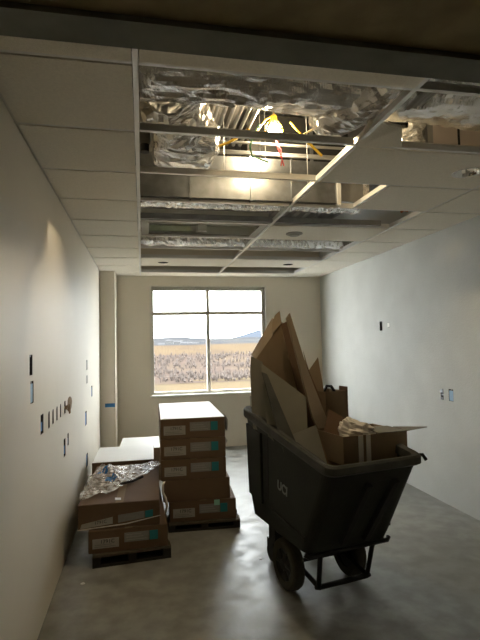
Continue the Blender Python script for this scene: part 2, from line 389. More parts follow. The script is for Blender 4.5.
M['mountain'] = land_mat('haze_blue_mountain', (0.0354, 0.0416, 0.0541), (0.0385, 0.0447, 0.0562), (0.0416, 0.0468, 0.0562), .002)  # bluish haze of distance put into the base colour
M['scrub'] = mat('bare_branches', (.060, .046, .039), 1, var=.25, vscale=.04)
M['house'] = mat('far_white_house', (.065, .065, .065), 1, var=.05)
M['house_roof'] = mat('far_grey_roof', (.035, .035, .038), 1, var=.1)
def nzv(x, y, s): return noise.noise(Vector((x*s, y*s, 3.1)))
def strip(name, m, rows, x_spread, nx, amp, ns, label):
    """terrain ribbon: rows of (Y, z)"""
    mm = MB()
    for Y, z in rows:
        half = x_spread*Y
        for i in range(nx+1):
            X = .17*Y-half+2*half*i/nx
            mm.v.append((X, Y, z+amp*nzv(X, Y, ns)*min(1, Y/300)))
    for j in range(len(rows)-1):
        for i in range(nx):
            a = j*(nx+1)+i; mm.f.append((a, a+1, a+nx+2, a+nx+1))
    o = mm.build(name, m, smooth=True, fixn=False); structure(o, label); return o
strip('ground', 'field', [(YR+.6, -4), (30, -6), (80, -11), (130, -14.5), (180, -15.6), (215, -15.4), (226, -14.9)], .6, 30, 1, .02, 'dry tan field below the window')
def hill_z(Y): return -15.2+(Y-215)*.0405
strip('hill_slope', 'hillside', [(214+i*9.5, hill_z(214+i*9.5)-.2) for i in range(23)], .5, 70, 1.6, .012, 'brown scrubby hillside beyond the tan field')
strip('hill_meadow', 'tan_hill', [(415, -9), (430, -6.4), (520, -3.6), (620, -1), (720, 1.6), (800, -2)], .45, 60, 2.2, .006, 'pale tan meadow above the scrub')
strip('hill_ridge', 'ridge', [(720, -4), (850, 2), (1000, 4.5), (1200, 10), (1400, 17), (1550, 21), (1650, 10)], .45, 80, 8, .005, 'low wooded ridge on the skyline')
mm = MB(); mY = 4200; NX = 60
for j, (Y, k) in enumerate(((3300, 0), (3700, .5), (mY, 1), (4700, .4))):
    for i in range(NX+1):
        X = -600+3600*i/NX
        px = X/Y
        h = 128*math.exp(-((px-.27)/.075)**2)+40*math.exp(-((px-.12)/.06)**2)+18
        mm.v.append((X, Y, -10+k*(h+5*nzv(X, Y, .006))))
for j in range(3):
    for i in range(NX):
        a = j*(NX+1)+i; mm.f.append((a, a+1, a+NX+2, a+NX+1))
structure(mm.build('mountain', 'mountain', smooth=True, fixn=False), 'mountain on the horizon, tinted blue grey for haze')
# bare trees on the hillside: nobody could count them
mm = MB(); rr = random.Random(3)
for k in range(1800):
    Y = 216+rr.random()**1.2*200; X = Y*(-.12+rr.random()*.62); z = hill_z(Y)+1.6*nzv(X, Y, .012)-.4
    if nzv(X, Y, .02) < -.12 and rr.random() < .8: continue
    h = 1.4+rr.random()*2.8; r = .3+rr.random()*.6
    mm.lathe((X, Y, z), (0, 0, 1), [(.15, 0), (r, h*.55), (.15, h)], 5)
tag(mm.build('bare_woodland', 'scrub'), 'bare brown winter trees on the hillside outside the window', 'trees', kind='stuff')
for i, (px, py, Y, w_) in enumerate(((169, 342, 1060, 14), (178, 343, 1000, 18), (186, 344.5, 960, 22), (195, 345, 980, 14), (161, 346, 900, 12))):
    p = at(px, py+1.5, Y); h_ = thing('distant_house', ['white distant house, leftmost but one of the far town', 'white distant house with grey roof in the middle of the far town', 'broad white distant house right of the far town centre', 'white distant house, rightmost of the far town', 'small white distant house, leftmost of the far town'][i], 'house', p, group='far houses beyond the window')
    MB().box(-w_/2, w_/2, -5, 5, -4, 5).build('house_wall', 'house', h_)
    MB().prism([(-w_/2-.5, -5.5, 5), (-w_/2-.5, 5.5, 5), (-w_/2-.5, 0, 8.5)], (w_+1, 0, 0)).build('house_roof', 'house_roof', h_)

# ------------------------------------------------------------------ services above the ceiling
def crumple(pts_fn, nu, nv, amp, s, seed=0., closed=True, ax=1.):
    """surface pts_fn(u,v)->(point, outward normal); crumpled with ridged noise"""
    m = MB()
    for i in range(nu+1):
        for j in range(nv if closed else nv+1):
            p, n = pts_fn(i/nu, j/nv)
            q = Vector((p.x*s*ax, p.y*s, p.z*s))+Vector((seed, seed*.7, -seed))
            d = (1-2*abs(noise.noise(q)))*.55+(1-2*abs(noise.noise(q*2.3)))*.35+(1-2*abs(noise.noise(q*5.1)))*.16+.06*noise.noise(q*11)
            m.v.append(tuple(p+n*amp*d))
    W = nv if closed else nv+1
    for i in range(nu):
        for j in range(nv):
            a = i*W+j; b = i*W+(j+1) % W; m.f.append((a, b, b+W, a+W))
    return m
def foil_tube(name, path, r, parent=None, amp=.03, s=7., nu=60, nv=28, seed=0., squash=1., ax=1.):
    P = [Vector(p) for p in path]
    def pt(u):
        t = u*(len(P)-1); k = min(int(t), len(P)-2); f = t-k
        p0, p1, p2, p3 = P[max(k-1, 0)], P[k], P[k+1], P[min(k+2, len(P)-1)]
        return .5*((2*p1)+(p2-p0)*f+(2*p0-5*p1+4*p2-p3)*f*f+(3*p1-p0-3*p2+p3)*f**3)
    def fn(u, v):
        c = pt(u); d = (pt(min(u+.02, 1))-pt(max(u-.02, 0))).normalized()
        a = Vector((0, 0, 1)).cross(d)
        a = a.normalized() if a.length > .2 else Vector((1, 0, 0)); b = d.cross(a)
        an = 2*math.pi*v; n = a*math.cos(an)+b*math.sin(an)*squash
        return c+n*r, n
    return crumple(fn, nu, nv, amp, s, seed, True, ax).build(name, 'foil', parent, fixn=False)

# main insulated duct, crossing the room
t = thing('insulated_duct', 'large crumpled foil-wrapped duct nearest the door, crossing the ceiling opening', 'duct', (0, 0, 0))
foil_tube('foil_jacket', [(XL+.1, 2.32, 3.16), (.4, 2.31, 3.16), (1.2, 2.31, 3.15), (2.2, 2.31, 3.15), (XR-.05, 2.31, 3.15)], .275, t, .042, 5.0, 240, 72, 1.3, .92, .38)
for x in (.55, 1.62): MB().box(x-.02, x+.02, 2.315, 2.325, 3.40, ZD).build('hanger_strap', 'galv', t)
# foil boot and flex elbow on the left
main_duct = t
boot = foil_tube('duct_boot', [(.14, 2.42, 3.02), (.17, 2.62, 3.02), (.24, 2.85, 3.02), (.30, 3.05, 3.0)], .15, t, .05, 6, 44, 36, 5.1); boot['label'] = 'foil-wrapped boot hanging beside the first grid tee'
def boxfn(cx, cy, cz, hx, hy, hz):
    def fn(u, v):
        an = 2*math.pi*v; e = lambda c: math.copysign(abs(c)**.45, c)
        th = math.pi*(u-.5); k = math.cos(th)**.35 if math.cos(th) > 0 else 0
        n = Vector((e(math.cos(an))*k, math.copysign(abs(math.sin(th))**.5, math.sin(th)), e(math.sin(an))*k))
        return Vector((cx+hx*n.x, cy+hy*n.y, cz+hz*n.z)), n.normalized()
    return fn
crumple(boxfn(.285, 3.05, 2.955, .19, .22, .10), 40, 44, .03, 6, 8.).build('foil_box', 'foil', boot, fixn=False)
MB().box(.16, .40, 3.285, 3.30, 2.91, 2.935).build('metal_strip', 'galv', boot)
MB().box(.27, .30, 3.04, 3.07, 3.06, ZD).build('hanger_strap', 'galv', boot)
t = thing('drain_pipe', 'short grey drain pipe hanging in the corner of the ceiling opening', 'pipe')
MB().tube([(.03, 3.02, ZD), (.03, 3.02, 3.1), (.03, 3.03, 2.93)], .036, 16).build('pipe', 'pipe_grey', t, smooth=True)
MB().tube([(.03, 3.03, 2.929), (.03, 3.03, 2.88)], .028, 16).build('end_cap', 'black_metal', t)
# galvanised rectangular duct
t = thing('galvanised_duct', 'bare galvanised sheet metal duct behind the work lamp', 'duct')
xs = [XL+.02, -.1, .38, .86, 1.20, 1.60]
for a, b in zip(xs, xs[1:]):
    MB().box(a+.002, b-.002, 3.66, 3.78, 2.80, 3.14).build('duct_section', 'galv', t)
for x in xs[1:-1]: MB().box(x-.006, x+.006, 3.65, 3.785, 2.79, 3.15).build('seam', 'galv', t)
MB().box(1.585, 1.615, 3.64, 3.79, 2.785, 3.155).build('end_flange', 'tee', t)
MB().box(1.615, 1.84, 3.70, 3.77, 2.83, 3.10).build('duct_branch', 'galv_dark', t)
for x in (.1, 1.4): MB().box(x-.015, x+.015, 3.72, 3.726, 3.14, ZD+.02).build('hanger_strap', 'galv', t)
# dark box behind the lamp and the conduit bundle
t = thing('terminal_unit', 'dark terminal box hanging behind the lit work lamp', 'box')
MB().box(.86, 1.75, 3.76, 4.02, 3.21, 3.55).build('housing', 'dark_void', t, bevel=.006)
MB().box(.88, 1.73, 3.74, 3.76, 3.23, 3.53).build('cover', 'black_metal', t)
for x in (.95, 1.65): MB().box(x-.01, x+.01, 3.87, 3.89, 3.55, ZD+.02).build('hanger_strap', 'galv', t)
for i in range(6):
    x = .50+.052*i
    o = MB().tube([(x, 2.72, 3.20), (x, 3.0, 3.20), (x, 3.58, 3.20)], .014, 8).build('conduit', 'conduit', smooth=True)
    tag(o, '%s conduit from the foil boot in the bundle of six beside the work lamp' % ['first', 'second', 'third', 'fourth', 'fifth', 'sixth'][i], 'conduit', 'conduit bundle beside the lamp')
for i, (y_, z_) in enumerate(((3.40, 3.145), (3.46, 3.10), (3.40, 3.06))):
    o = MB().tube([(.42, y_, z_), (1.1, y_, z_), (1.72, y_, z_+.005)], .011, 8).build('crossing_conduit', 'conduit', smooth=True)
    tag(o, ['uppermost pale conduit crossing in front of the galvanised duct', 'middle pale conduit crossing in front of the galvanised duct', 'lowest pale conduit crossing in front of the galvanised duct'][i], 'conduit', 'conduits across the duct')
# second foil duct, strut, flex
t = thing('foil_duct', 'foil-wrapped duct seen through the fourth ceiling bay', 'duct')
foil_tube('foil_jacket', [(XL+.1, 3.99, 3.0), (.8, 3.99, 3.0), (1.4, 3.99, 3.0), (1.95, 3.99, 3.0)], .165, t, .026, 9, 170, 36, 12.)
for x in (.3, 1.8): MB().box(x-.012, x+.012, 3.99, 3.996, 3.14, ZD+.02).build('hanger_strap', 'galv', t)
o = MB().box(XL+.1, 2.3, 4.265, 4.30, 2.785, 2.835).build('strut_channel', 'galv_dark'); tag(o, 'grey steel strut under the foil duct', 'strut')
t = thing('flex_duct', 'bright crinkled foil flex duct over the sixth ceiling bay', 'duct')
foil_tube('foil_jacket', [(XL+.15, 5.50, 2.93), (.5, 5.47, 2.92), (1.3, 5.50, 2.93), (2.0, 5.46, 2.92), (2.7, 5.52, 2.94)], .115, t, .022, 12, 130, 24, 20.)
for x in (.4, 2.1): MB().box(x-.012, x+.012, 5.48, 5.485, 3.02, ZD+.02).build('hanger_strap', 'galv', t)
# recessed fixture in the fifth bay
t = thing('recessed_fixture', 'white recessed light fixture housing in the fifth ceiling bay', 'light fixture')
x0, x1, y0, y1 = TEE[0]+.02, TEE[1]-.02, YL(4)+.02, YL(5)-.02
m = MB(); m.box(x0, x1, y0, y0+.05, ZC+.005, ZC+.02); m.box(x0, x1, y1-.05, y1, ZC+.005, ZC+.02); m.box(x0, x0+.07, y0+.05, y1-.05, ZC+.005, ZC+.02); m.box(x1-.07, x1, y0+.05, y1-.05, ZC+.005, ZC+.02); m.build('frame', 'detector', t)
m = MB(); m.box(x0, x1, y0, y1, ZC+.115, ZC+.12); m.box(x0, x1, y0, y0+.004, ZC+.02, ZC+.115); m.box(x0, x1, y1-.004, y1, ZC+.02, ZC+.115); m.box(x0, x0+.004, y0+.004, y1-.004, ZC+.02, ZC+.115); m.box(x1-.004, x1, y0+.004, y1-.004, ZC+.02, ZC+.115); m.build('housing', 'lens', t)
m = MB(); m.prism([(x0+.09, y1-.03, ZC+.045), (x0+.09, y1-.025, ZC+.11), (x0+.5, y1-.025, ZC+.11), (x0+.5, y1-.03, ZC+.045)], (0, .01, 0)); m.build('reflector', 'lens_green', t)
MB().box(.56, .66, y1-.12, y1-.03, ZC+.03, ZC+.11).build('lamp_holder', 'lens', t, bevel=.006)
# foil flex and conduits on the right
fb = foil_tube('flex_branch', [(1.10, 2.62, 2.99), (1.08, 2.50, 2.95), (1.14, 2.32, 2.93), (1.24, 2.12, 2.96), (1.30, 1.9, 3.05)], .10, main_duct, .03, 8, 44, 28, 30.); fb['label'] = 'bright crumpled foil branch'
for i in range(3):
    o = MB().tube([(1.36+.035*i, 1.3, 2.86+.012*i), (1.36+.035*i, 2.2, 2.86+.012*i)], .012, 8).build('brown_conduit', 'pipe_grey', smooth=True)
    tag(o, ['dull conduit over the second grid tee, the one next to the tee', 'middle one of the three dull conduits over the second grid tee', 'dull conduit over the second grid tee, farthest from the tee'][i], 'conduit', 'dull conduits over the tee')
o = MB().box(1.40, 1.52, 2.46, 2.50, 2.90, 2.915).box(1.40, 1.415, 2.46, 2.475, 2.89, 2.95).box(1.505, 1.52, 2.46, 2.475, 2.89, 2.95).build('black_bracket', 'black_metal'); tag(o, 'small black metal bracket above the leaning tile offcut', 'bracket')
t = thing('tile_offcut', 'grey ceiling tile offcut with a blue mark leaning on the grid', 'ceiling tile')
oc = [at(356, 147, YL(1)-.01), at(402, 147, YL(1)-.01), at(402, 128, 2.27), at(370, 121, 2.27)]
n_ = (oc[1]-oc[0]).cross(oc[3]-oc[0]).normalized(); n_ = n_ if n_.z > 0 else -n_
MB().prism(oc, n_*.018).build('panel', 'tile', t)
q = [oc[0].lerp(oc[1], f)*(1-g)+oc[3].lerp(oc[2], f)*g for f, g in ((.46, .30), (.58, .30), (.58, .52), (.46, .52))]
MB().prism([p-n_*.002 for p in q], n_*.002).build('blue_mark', 'blue_ink', t)
t = thing('foil_drop', 'foil-wrapped drop behind the tile offcut', 'duct')
foil_tube('foil_jacket', [(1.69, 2.76, 2.80), (1.69, 2.76, 2.9), (1.69, 2.75, 3.05)], .09, t, .03, 12, 24, 24, 40.)
o = MB().box(1.80, 1.84, 2.70, 2.76, ZC+.02, ZD).build('steel_stud', 'galv_dark'); tag(o, 'grey steel stud in the ceiling void beside the pale board', 'stud')
o = MB().box(1.90, 2.6, 2.86, 2.88, ZC+.02, 3.4).build('gypsum_panel', 'board_pink'); tag(o, 'pale pinkish board standing in the ceiling void', 'board')
o = MB().tube([(2.10, 2.80, 3.3), (2.10, 2.80, 2.95), (2.07, 2.79, 2.84)], .008, 6).build('black_cable', 'black_metal'); tag(o, 'black cable dangling in front of the pale board', 'cable')

# downlights, holes
t = thing('downlight', 'shiny recessed downlight in the tile right of the opening', 'light fixture', (2.14, 2.79, ZC))
MB().lathe((0, 0, 0), (0, 0, 1), [(.084, .02), (.098, -.006), (.092, -.009), (.078, -.004), (.060, .05), (.045, .09)], 32).build('reflector', 'reflector', t, smooth=True)
MB().lathe((0, 0, .09), (0, 0, 1), [(.045, -.005), (.045, .01)], 24, True, True).build('lamp', 'lens', t)
for i, k in enumerate(((1, 7), (2, 7))):
    hx, hy, hr = HOLES[k]
    t = thing('downlight_can', ['empty dark downlight can in the rear tile nearer the column', 'empty dark downlight can in the rear tile nearer the grey wall'][i], 'light fixture', (hx, hy, ZC), group='empty downlight cans')
    MB().lathe((0, 0, 0), (0, 0, 1), [(hr-.003, .0), (hr-.003, .04), (hr-.006, .04), (hr-.006, 0)], 28).build('can', 'hole', t, smooth=True)
    MB().lathe((0, 0, .04), (0, 0, 1), [(hr-.003, -.004), (hr-.003, .004)], 28, True, True).build('can_top', 'hole', t)
t = thing('ceiling_disc', 'round grey ceiling disc on the tile past the grid diagonal', 'detector', (1.53, 4.63, ZC-.005))
MB().lathe((0, 0, 0), (0, 0, -1), [(.085, 0), (.085, .008), (.07, .014)], 32, True, True).build('base', 'detector', t, smooth=False)
MB().lathe((0, 0, -.014), (0, 0, -1), [(.055, 0), (.05, .01)], 28, True, True).build('cover', 'detector', t)

# ------------------------------------------------------------------ work lamp in the void
B = at(274, 130, 3.28)
lamp = thing('work_lamp', 'lit temporary work lamp in a yellow cage above the ceiling', 'lamp', B)
m = MB(); prof = [(.006, -.046), (.026, -.038), (.041, -.02), (.045, 0), (.038, .022), (.022, .038), (.016, .046)]
m.lathe((0, 0, 0), (0, 0, 1), prof, 20, True, True).build('bulb', 'bulb', lamp, smooth=True)
MB().lathe((0, 0, 0), (0, 0, 1), [(.020, .046), (.024, .06), (.024, .10), (.012, .115)], 16, True, True).build('socket', 'yellow', lamp)
for k in range(6):
    a = k*math.pi/3; c, s_ = math.cos(a), math.sin(a)
    MB().tube([(c*.024, s_*.024, .07), (c*.060, s_*.060, .03), (c*.064, s_*.064, -.02), (c*.034, s_*.034, -.06), (0, 0, -.072)], .0016, 6).build('cage_wire', 'yellow', lamp)
MB().tube([(.064*math.cos(2*math.pi*j/20), .064*math.sin(2*math.pi*j/20), -.005) for j in range(21)], .0028, 6).build('cage_ring', 'yellow', lamp)
MB().tube([(.036*math.cos(2*math.pi*j/20), .036*math.sin(2*math.pi*j/20), -.058) for j in range(21)], .003, 6).build('cage_ring', 'yellow', lamp)
MB().tube([(0, 0, .11), (0, .01, .3), (0, 0, ZD-B.z)], .005, 6).build('hook_wire', 'yellow', lamp)
def cord(name, m_, pts, r, label, cat='cable', smooth=True, group=None):
    o = MB().tube(pts, r, 7).build(name, m_, smooth=smooth); return tag(o, label, cat, group)
Yc = 3.26
cord('yellow_cord', 'yellow', [at(247, 128, Yc), at(252, 134, Yc), at(258, 130, Yc), at(265, 120, Yc), B+Vector((0, 0, .11))], .007, 'yellow lamp cord sagging between the conduits and the lamp')
cord('yellow_cord', 'yellow', [at(290, 122, Yc), at(297, 130, Yc), at(302, 135, Yc), at(306, 133, Yc)], .007, 'short yellow cord on the far side of the lamp')
cord('cream_cable', 'cream_wire', [at(302, 135, Yc), at(308, 132, Yc), at(316, 128, Yc), at(324, 124, Yc)], .007, 'cream cable rising from the yellow cord')
cord('yellow_cord', 'yellow', [at(304, 138, 3.0), at(312, 146, 3.0), at(322, 156, 3.0)], .009, 'yellow cord below the tee near the diagonal tee')
cord('yellow_cord', 'yellow', [at(219, 146, 3.0), at(228, 143, 3.0), at(237, 138, 3.0)], .009, 'yellow cord beside the foil boot')
cord('red_wire', 'red_wire', [at(276, 140, 3.3), at(278, 148, 3.3), at(281, 156, 3.3), at(284, 166, 3.3)], .005, 'red wire hanging below the work lamp')
cord('red_wire', 'red_wire', [at(277, 142, 3.31), at(281, 150, 3.31), at(282, 160, 3.31), at(281, 166, 3.31)], .004, 'thinner red wire crossing the hanging one')
cord('green_wire', 'green_wire', [at(260, 124, 3.05), at(255, 132, 3.05), at(250, 146, 3.05), at(252, 156, 3.1), at(268, 162, 3.1)], .006, 'green wire looping past the conduit bundle')
cord('orange_tag_wire', 'orange', [at(401, 212, 4.1), at(404, 210, 4.1), at(408, 211, 4.1)], .012, 'orange tag at the end of the fourth ceiling bay', 'tag')

# ------------------------------------------------------------------ boxes set in the walls
def wall_box(b, side, label):
    c, z, wd, ht, kind = b
    x = XL if side == 'l' else XR; s = -1 if side == 'l' else 1      # s points into the wall
    t = thing('outlet_box', label, 'wall box', (x, c, z), group='boxes in the left wall' if side == 'l' else 'boxes in the right wall')
    a, h = wd/2-.001, ht/2-.001
    m = MB()
    def bx(xa, xb, *r): m.box(min(s*xa, s*xb), max(s*xa, s*xb), *r)
    bx(.060, .062, -a, a, -h, h); bx(.001, .060, -a, -a+.002, -h, h); bx(.001, .060, a-.002, a, -h, h); bx(.001, .060, -a+.002, a-.002, -h, -h+.002); bx(.001, .060, -a+.002, a-.002, h-.002, h)
    m.build('box_body', 'hole' if kind != 'grey' else 'pipe_grey', t)
    def plate(nm, mt, y0, y1, z0, z1, d0, d1):
        q = MB(); q.box(min(s*d0, s*d1), max(s*d0, s*d1), y0, y1, z0, z1); return q.build(nm, mt, t)
    if kind == 'cover':
        plate('blue_cover', 'blue_light', -a+.004, a-.004, -h+.004, h*.75, .004, .008); plate('screw_tab', 'galv', -.008, .008, h*.75, h-.004, .004, .007)
    elif kind == 'blue':
        plate('blue_cover', 'blue', -a+.004, a-.004, -h+.004, h-.02, .004, .008); plate('screw_tab', 'galv', -.01, .01, h-.02, h-.006, .004, .007)
    elif kind == 'taped':
        plate('blue_tape', 'blue', -a+.003, a*.4, -h*.7, h*.2, .003, .006)
    elif kind == 'grey':
        plate('grey_cover', 'label_grey', -a*.5, a*.5, -h*.8, h*.8, .004, .008)
    elif kind == 'plug':
        plate('white_plug', 'sill', -a+.003, a-.003, -h+.003, h-.003, -.004, .006)
    elif kind == 'bracket':
        plate('screw_tab', 'galv', -a*.5, a, h*.35, h-.004, -.002, .004); plate('screw_tab', 'galv', -a, a*.3, -h*.2, h*.1, -.002, .004); plate('screw_tab', 'galv', -a*.4, a, -h+.004, -h*.5, -.002, .004)
    elif kind == 'wired':
        for k in range(4):
            q = MB().tube([(s*.05, -.02+.013*k, -.02), (s*.01, -.02+.014*k, .0), (-s*.03, -.01+.018*k, -.02+.012*k), (-s*.035, .012*k, -.05)], .005, 6); q.build('wire', 'torn', t)
    elif kind == 'open':
        plate('screw_tab', 'galv', -.01, .01, h-.012, h-.003, .003, .006)
    return t
LL = ['topmost open dark outlet box on the warm wall nearest the door', 'light blue covered outlet box just below the topmost open one', 'black and blue taped outlet box before the row of slots',
      'first slot box of the row, nearest the door', 'second slot box of the row on the warm wall', 'third slot box of the row on the warm wall', 'fourth slot box of the row on the warm wall', 'outlet box with tan wires sticking out, at the row end',
      'upper grey covered box near the corner column', 'lower grey covered box near the corner column', 'small blue covered box nearest the column', 'blue covered box at mid height before the column', 'larger low outlet box with blue tape, below the slots', 'smaller taped outlet box of the low pair below the slots', 'lowest blue covered box, behind the plastic-topped carton']
for b, l in zip(LB, LL): wall_box(b, 'l', l)
for b, l in zip(RB, ['open dark outlet box high on the grey wall', 'small white plug high on the grey wall', 'outlet box with metal tabs low on the grey wall', 'light blue covered outlet box low on the grey wall']): wall_box(b, 'r', l)
# torn patch at the end of the slot row
m = MB(); ring = []
for j in range(18):
    a = 2*math.pi*j/18; r = .075*(1+.35*noise.noise(Vector((math.cos(a)*2, math.sin(a)*2, 5))))
    ring.append((XL+.0005, 4.28+r*1.6*math.cos(a), 1.185+r*.8*math.sin(a)))
m.prism(ring, (.004, 0, 0))
tag(m.build('torn_patch', 'torn'), 'torn brown drywall patch after the row of slots', 'wall patch')
# blue tape on the column
tag(MB().box(-.535, -.395, 7.2685, 7.27, .78, .835).build('blue_tape', 'blue'), 'strip of blue tape across the corner column', 'tape')

# ------------------------------------------------------------------ cartons of ceiling tile
LCODE = '1791C'
def carton(label, loc, rz, L=1.2, W=.60, H=.178, top='carton', sticker=True, mint=False, plain=False, group=None, m_='carton', name='carton'):
    t = thing(name, label, 'box', loc, rz, group)
    MB().box(-W/2, W/2, 0, L, 0, H).build('carton_body', m_, t, bevel=.006)
    if top == 'white':
        MB().box(-W/2+.004, W/2-.004, .004, L-.004, H, H+.004).build('top_sheet', 'white_sheet', t)
    else:
        MB().box(-.03, .03, -.001, L, H, H+.0008).build('packing_tape', 'carton2', t)
    if not plain:
        pl_ = MB().box(-W/2+.03, -W/2+.225, -.002, 0, .035, H-.062).build('paper_label', 'label', t)
        text(LCODE, .04, 'ink', pl_, (-W/2+.14, -.0025, H-.085), (1, 0, 0), (0, 0, 1))
        for k in range(2): MB().box(-W/2+.045, -W/2+.2-.03*k, -.0026, -.002, .045+.014*k, .050+.014*k).build('print_line', 'label_grey', pl_)
        gl_ = MB().box(-W/2+.265, -W/2+.45, -.002, 0, .062, H-.036).build('grey_label', 'label_grey', t)
        for k in range(3): MB().box(-W/2+.28, -W/2+.43-.02*k, -.0026, -.002, .075+.02*k, .08+.02*k).build('print_line', 'pipe_grey', gl_)
        MB().box(-W/2+.455, -W/2+.52, -.002, 0, .062, H-.036).build('teal_square', 'teal', t)
    if mint: MB().box(-W/2+.40, -W/2+.45, -.004, 0, H-.05, H-.002).build('mint_sticker', 'mint', t)
    return t
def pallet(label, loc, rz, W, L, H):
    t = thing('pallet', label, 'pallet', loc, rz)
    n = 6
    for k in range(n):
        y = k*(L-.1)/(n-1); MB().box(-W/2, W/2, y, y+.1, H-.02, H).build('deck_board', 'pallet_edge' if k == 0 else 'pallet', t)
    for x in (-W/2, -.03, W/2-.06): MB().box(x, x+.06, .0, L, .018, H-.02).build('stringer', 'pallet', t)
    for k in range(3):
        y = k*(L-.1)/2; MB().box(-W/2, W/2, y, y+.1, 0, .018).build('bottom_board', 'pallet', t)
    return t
# tall stack on the right
G = 'cartons of the tall stack'
pallet('dark wooden pallet under the tall carton stack', (.535, 4.37, 0), R(-3.5), .64, 1.2, .08)
carton('lowest carton of the tall stack, with a mint sticker', (.525, 4.395, .081), R(-3), H=.176, mint=True, group=G)
carton('plain carton without labels, second from the floor in the tall stack', (.470, 4.40, .259), R(-2), H=.190, W=.605, plain=True, group=G)
for i, l in enumerate(['middle carton of the tall stack, above the plain one', 'carton second from the top of the tall stack']):
    carton(l, (.448, 4.40+.004*i, .451+.182*i), R(-1.5+.4*i), H=.178, W=.588, group=G)
carton('topmost white-topped carton of the tall stack under the window', (.446, 4.41, .451+.364), R(-1.2), H=.178, W=.588, top='white', group=G)
# loose stretch wrap pieces on the stack's far side
def wrap(name, pts, wv, label):
    m = MB(); P = [Vector(p) for p in pts]; wv = Vector(wv)
    for k, p in enumerate(P):
        j = Vector((.006*math.sin(k*2.1), .006*math.cos(k*1.7), 0))
        m.v += [tuple(p+j), tuple(p+wv+j)]
    for k in range(len(P)-1): m.f.append((2*k, 2*k+1, 2*k+3, 2*k+2))
    o = m.build(name, 'paper_white', fixn=False, smooth=True); md = o.modifiers.new('thickness', 'SOLIDIFY'); md.thickness = .002
    return tag(o, label, 'plastic wrap')
wrap('wrap_scrap', [(.765, 4.50, .985), (.78, 4.50, .955), (.79, 4.50, .90), (.775, 4.50, .845)], (0, .25, 0), 'white plastic scrap hanging off the top carton of the tall stack')
wrap('wrap_scrap', [(.764, 4.50, .77), (.776, 4.50, .755), (.77, 4.50, .735)], (0, .12, 0), 'tiny plastic scrap on the second carton side')
wrap('plastic_strap', [(.168, 4.36, .455), (.150, 4.35, .43), (.158, 4.345, .37), (.175, 4.345, .32), (.185, 4.345, .25), (.175, 4.345, .18)], (.022, 0, .004), 'white plastic strap hanging between the two carton stacks')
# low stack on the left
pallet('dark wooden pallet under the low carton stack by the warm wall', (-.088, 3.86, 0), R(4.5), .59, 1.2, .095)
carton('bottom carton of the low stack, with a clear paper label', (-.116, 3.875, .096), R(1.5), H=.168, W=.596, m_='carton', group='cartons of the low stack')
t = carton('upper carton of the low stack, half covered in plastic film', (-.185, 3.885, .268), R(-1.6), H=.19, W=.615, plain=True, group='cartons of the low stack')
MB().prism([(-.29, -.003, .012), (-.05, -.003, .035), (-.05, -.003, .085), (-.28, -.003, .045)], (0, .003, 0)).build('torn_label', 'label', t)
MB().prism([(-.01, -.003, .038), (.19, -.003, .060), (.19, -.003, .112), (-.01, -.003, .095)], (0, .003, 0)).build('grey_label', 'label_grey', t)
MB().prism([(.195, -.003, .060), (.255, -.003, .066), (.255, -.003, .118), (.195, -.003, .112)], (0, .003, 0)).build('teal_square', 'teal', t)
text(LCODE, .034, 'ink', t, (-.14, -.0035, .052), (1, 0, .09), (0, 0, 1))
MB().prism([(-.31, -.004, .0), (.05, -.004, .022), (.31, -.004, .066), (.31, -.004, .072), (.05, -.004, .03), (-.31, -.004, .008)], (0, .002, 0)).build('tape_strip', 'paper_white', t)
# crate behind with white boards
carton('white-topped carton behind the low stack', (-.20, 5.12, .10), R(-1), L=.74, W=.62, H=.385, top='white', plain=True, m_='carton')
MB_p = pallet('dark pallet under the white-topped carton behind the low stack', (-.20, 5.10, 0), R(-1), .62, .74, .098)
carton('pale-topped carton on the floor beside the corner column', (-.03, 6.10, .0), R(-2), L=.74, W=.54, H=.40, top='white', plain=True, m_='carton2')

# clear plastic film heaped on the low stack
film = thing('plastic_film', 'crumpled clear plastic film with blue print on the low stack', 'plastic film', (-.185, 3.885, .462), R(-1.6))
NX_, NY_ = 46, 46
def film_pt(i, j):
    u, v = i/NX_, j/NY_
    xL = -.32+.10*v*v; xR = -.10+.42*min(1, v*1.15)
    x = xL+(xR-xL)*u; y = .12+1.02*v-.05*math.sin(u*5)
    q = Vector((x*5, y*4, 1.7))
    h = .5*abs(noise.noise(q))+.35*abs(noise.noise(q*2.4))+.2*abs(noise.noise(q*5))
    bunch = math.exp(-((x+.17)/.12)**2-((y-.62)/.30)**2)
    z = .004+.045*h+bunch*(.06+.16*h)
    return (x+.02*noise.noise(q*2), y+.03*noise.noise(q*1.7), z)
m = MB(); m.v = [film_pt(i, j) for j in range(NY_+1) for i in range(NX_+1)]
skip = lambda i, j: noise.noise(Vector((i*.25, j*.25, 9))) > .48
m.f = [(j*(NX_+1)+i, j*(NX_+1)+i+1, (j+1)*(NX_+1)+i+1, (j+1)*(NX_+1)+i) for j in range(NY_) for i in range(NX_) if not skip(i, j)]
m.build('film_sheet', 'film', film, fixn=False)
for (i0, i1, j0, j1) in ((9, 17, 17, 24), (20, 29, 12, 20)):
    m = MB(); idx = {}
    for j in range(j0, j1+1):
        for i in range(i0, i1+1):
            p = film_pt(i, j); idx[i, j] = len(m.v); m.v.append((p[0], p[1]-.003, p[2]+.003))
    ci, cj = (i0+i1)/2, (j0+j1)/2
    for j in range(j0, j1):
        for i in range(i0, i1):
            if ((i+.5-ci)/(i1-i0)*2)**2+((j+.5-cj)/(j1-j0)*2)**2 < 1+.5*noise.noise(Vector((i*.7, j*.7, 2))) and noise.noise(Vector((i*.6, j*.6, 4))) < .25:
                m.f.append((idx[i, j], idx[i+1, j], idx[i+1, j+1], idx[i, j+1]))
    m.build('blue_print', 'blue', film, fixn=False)
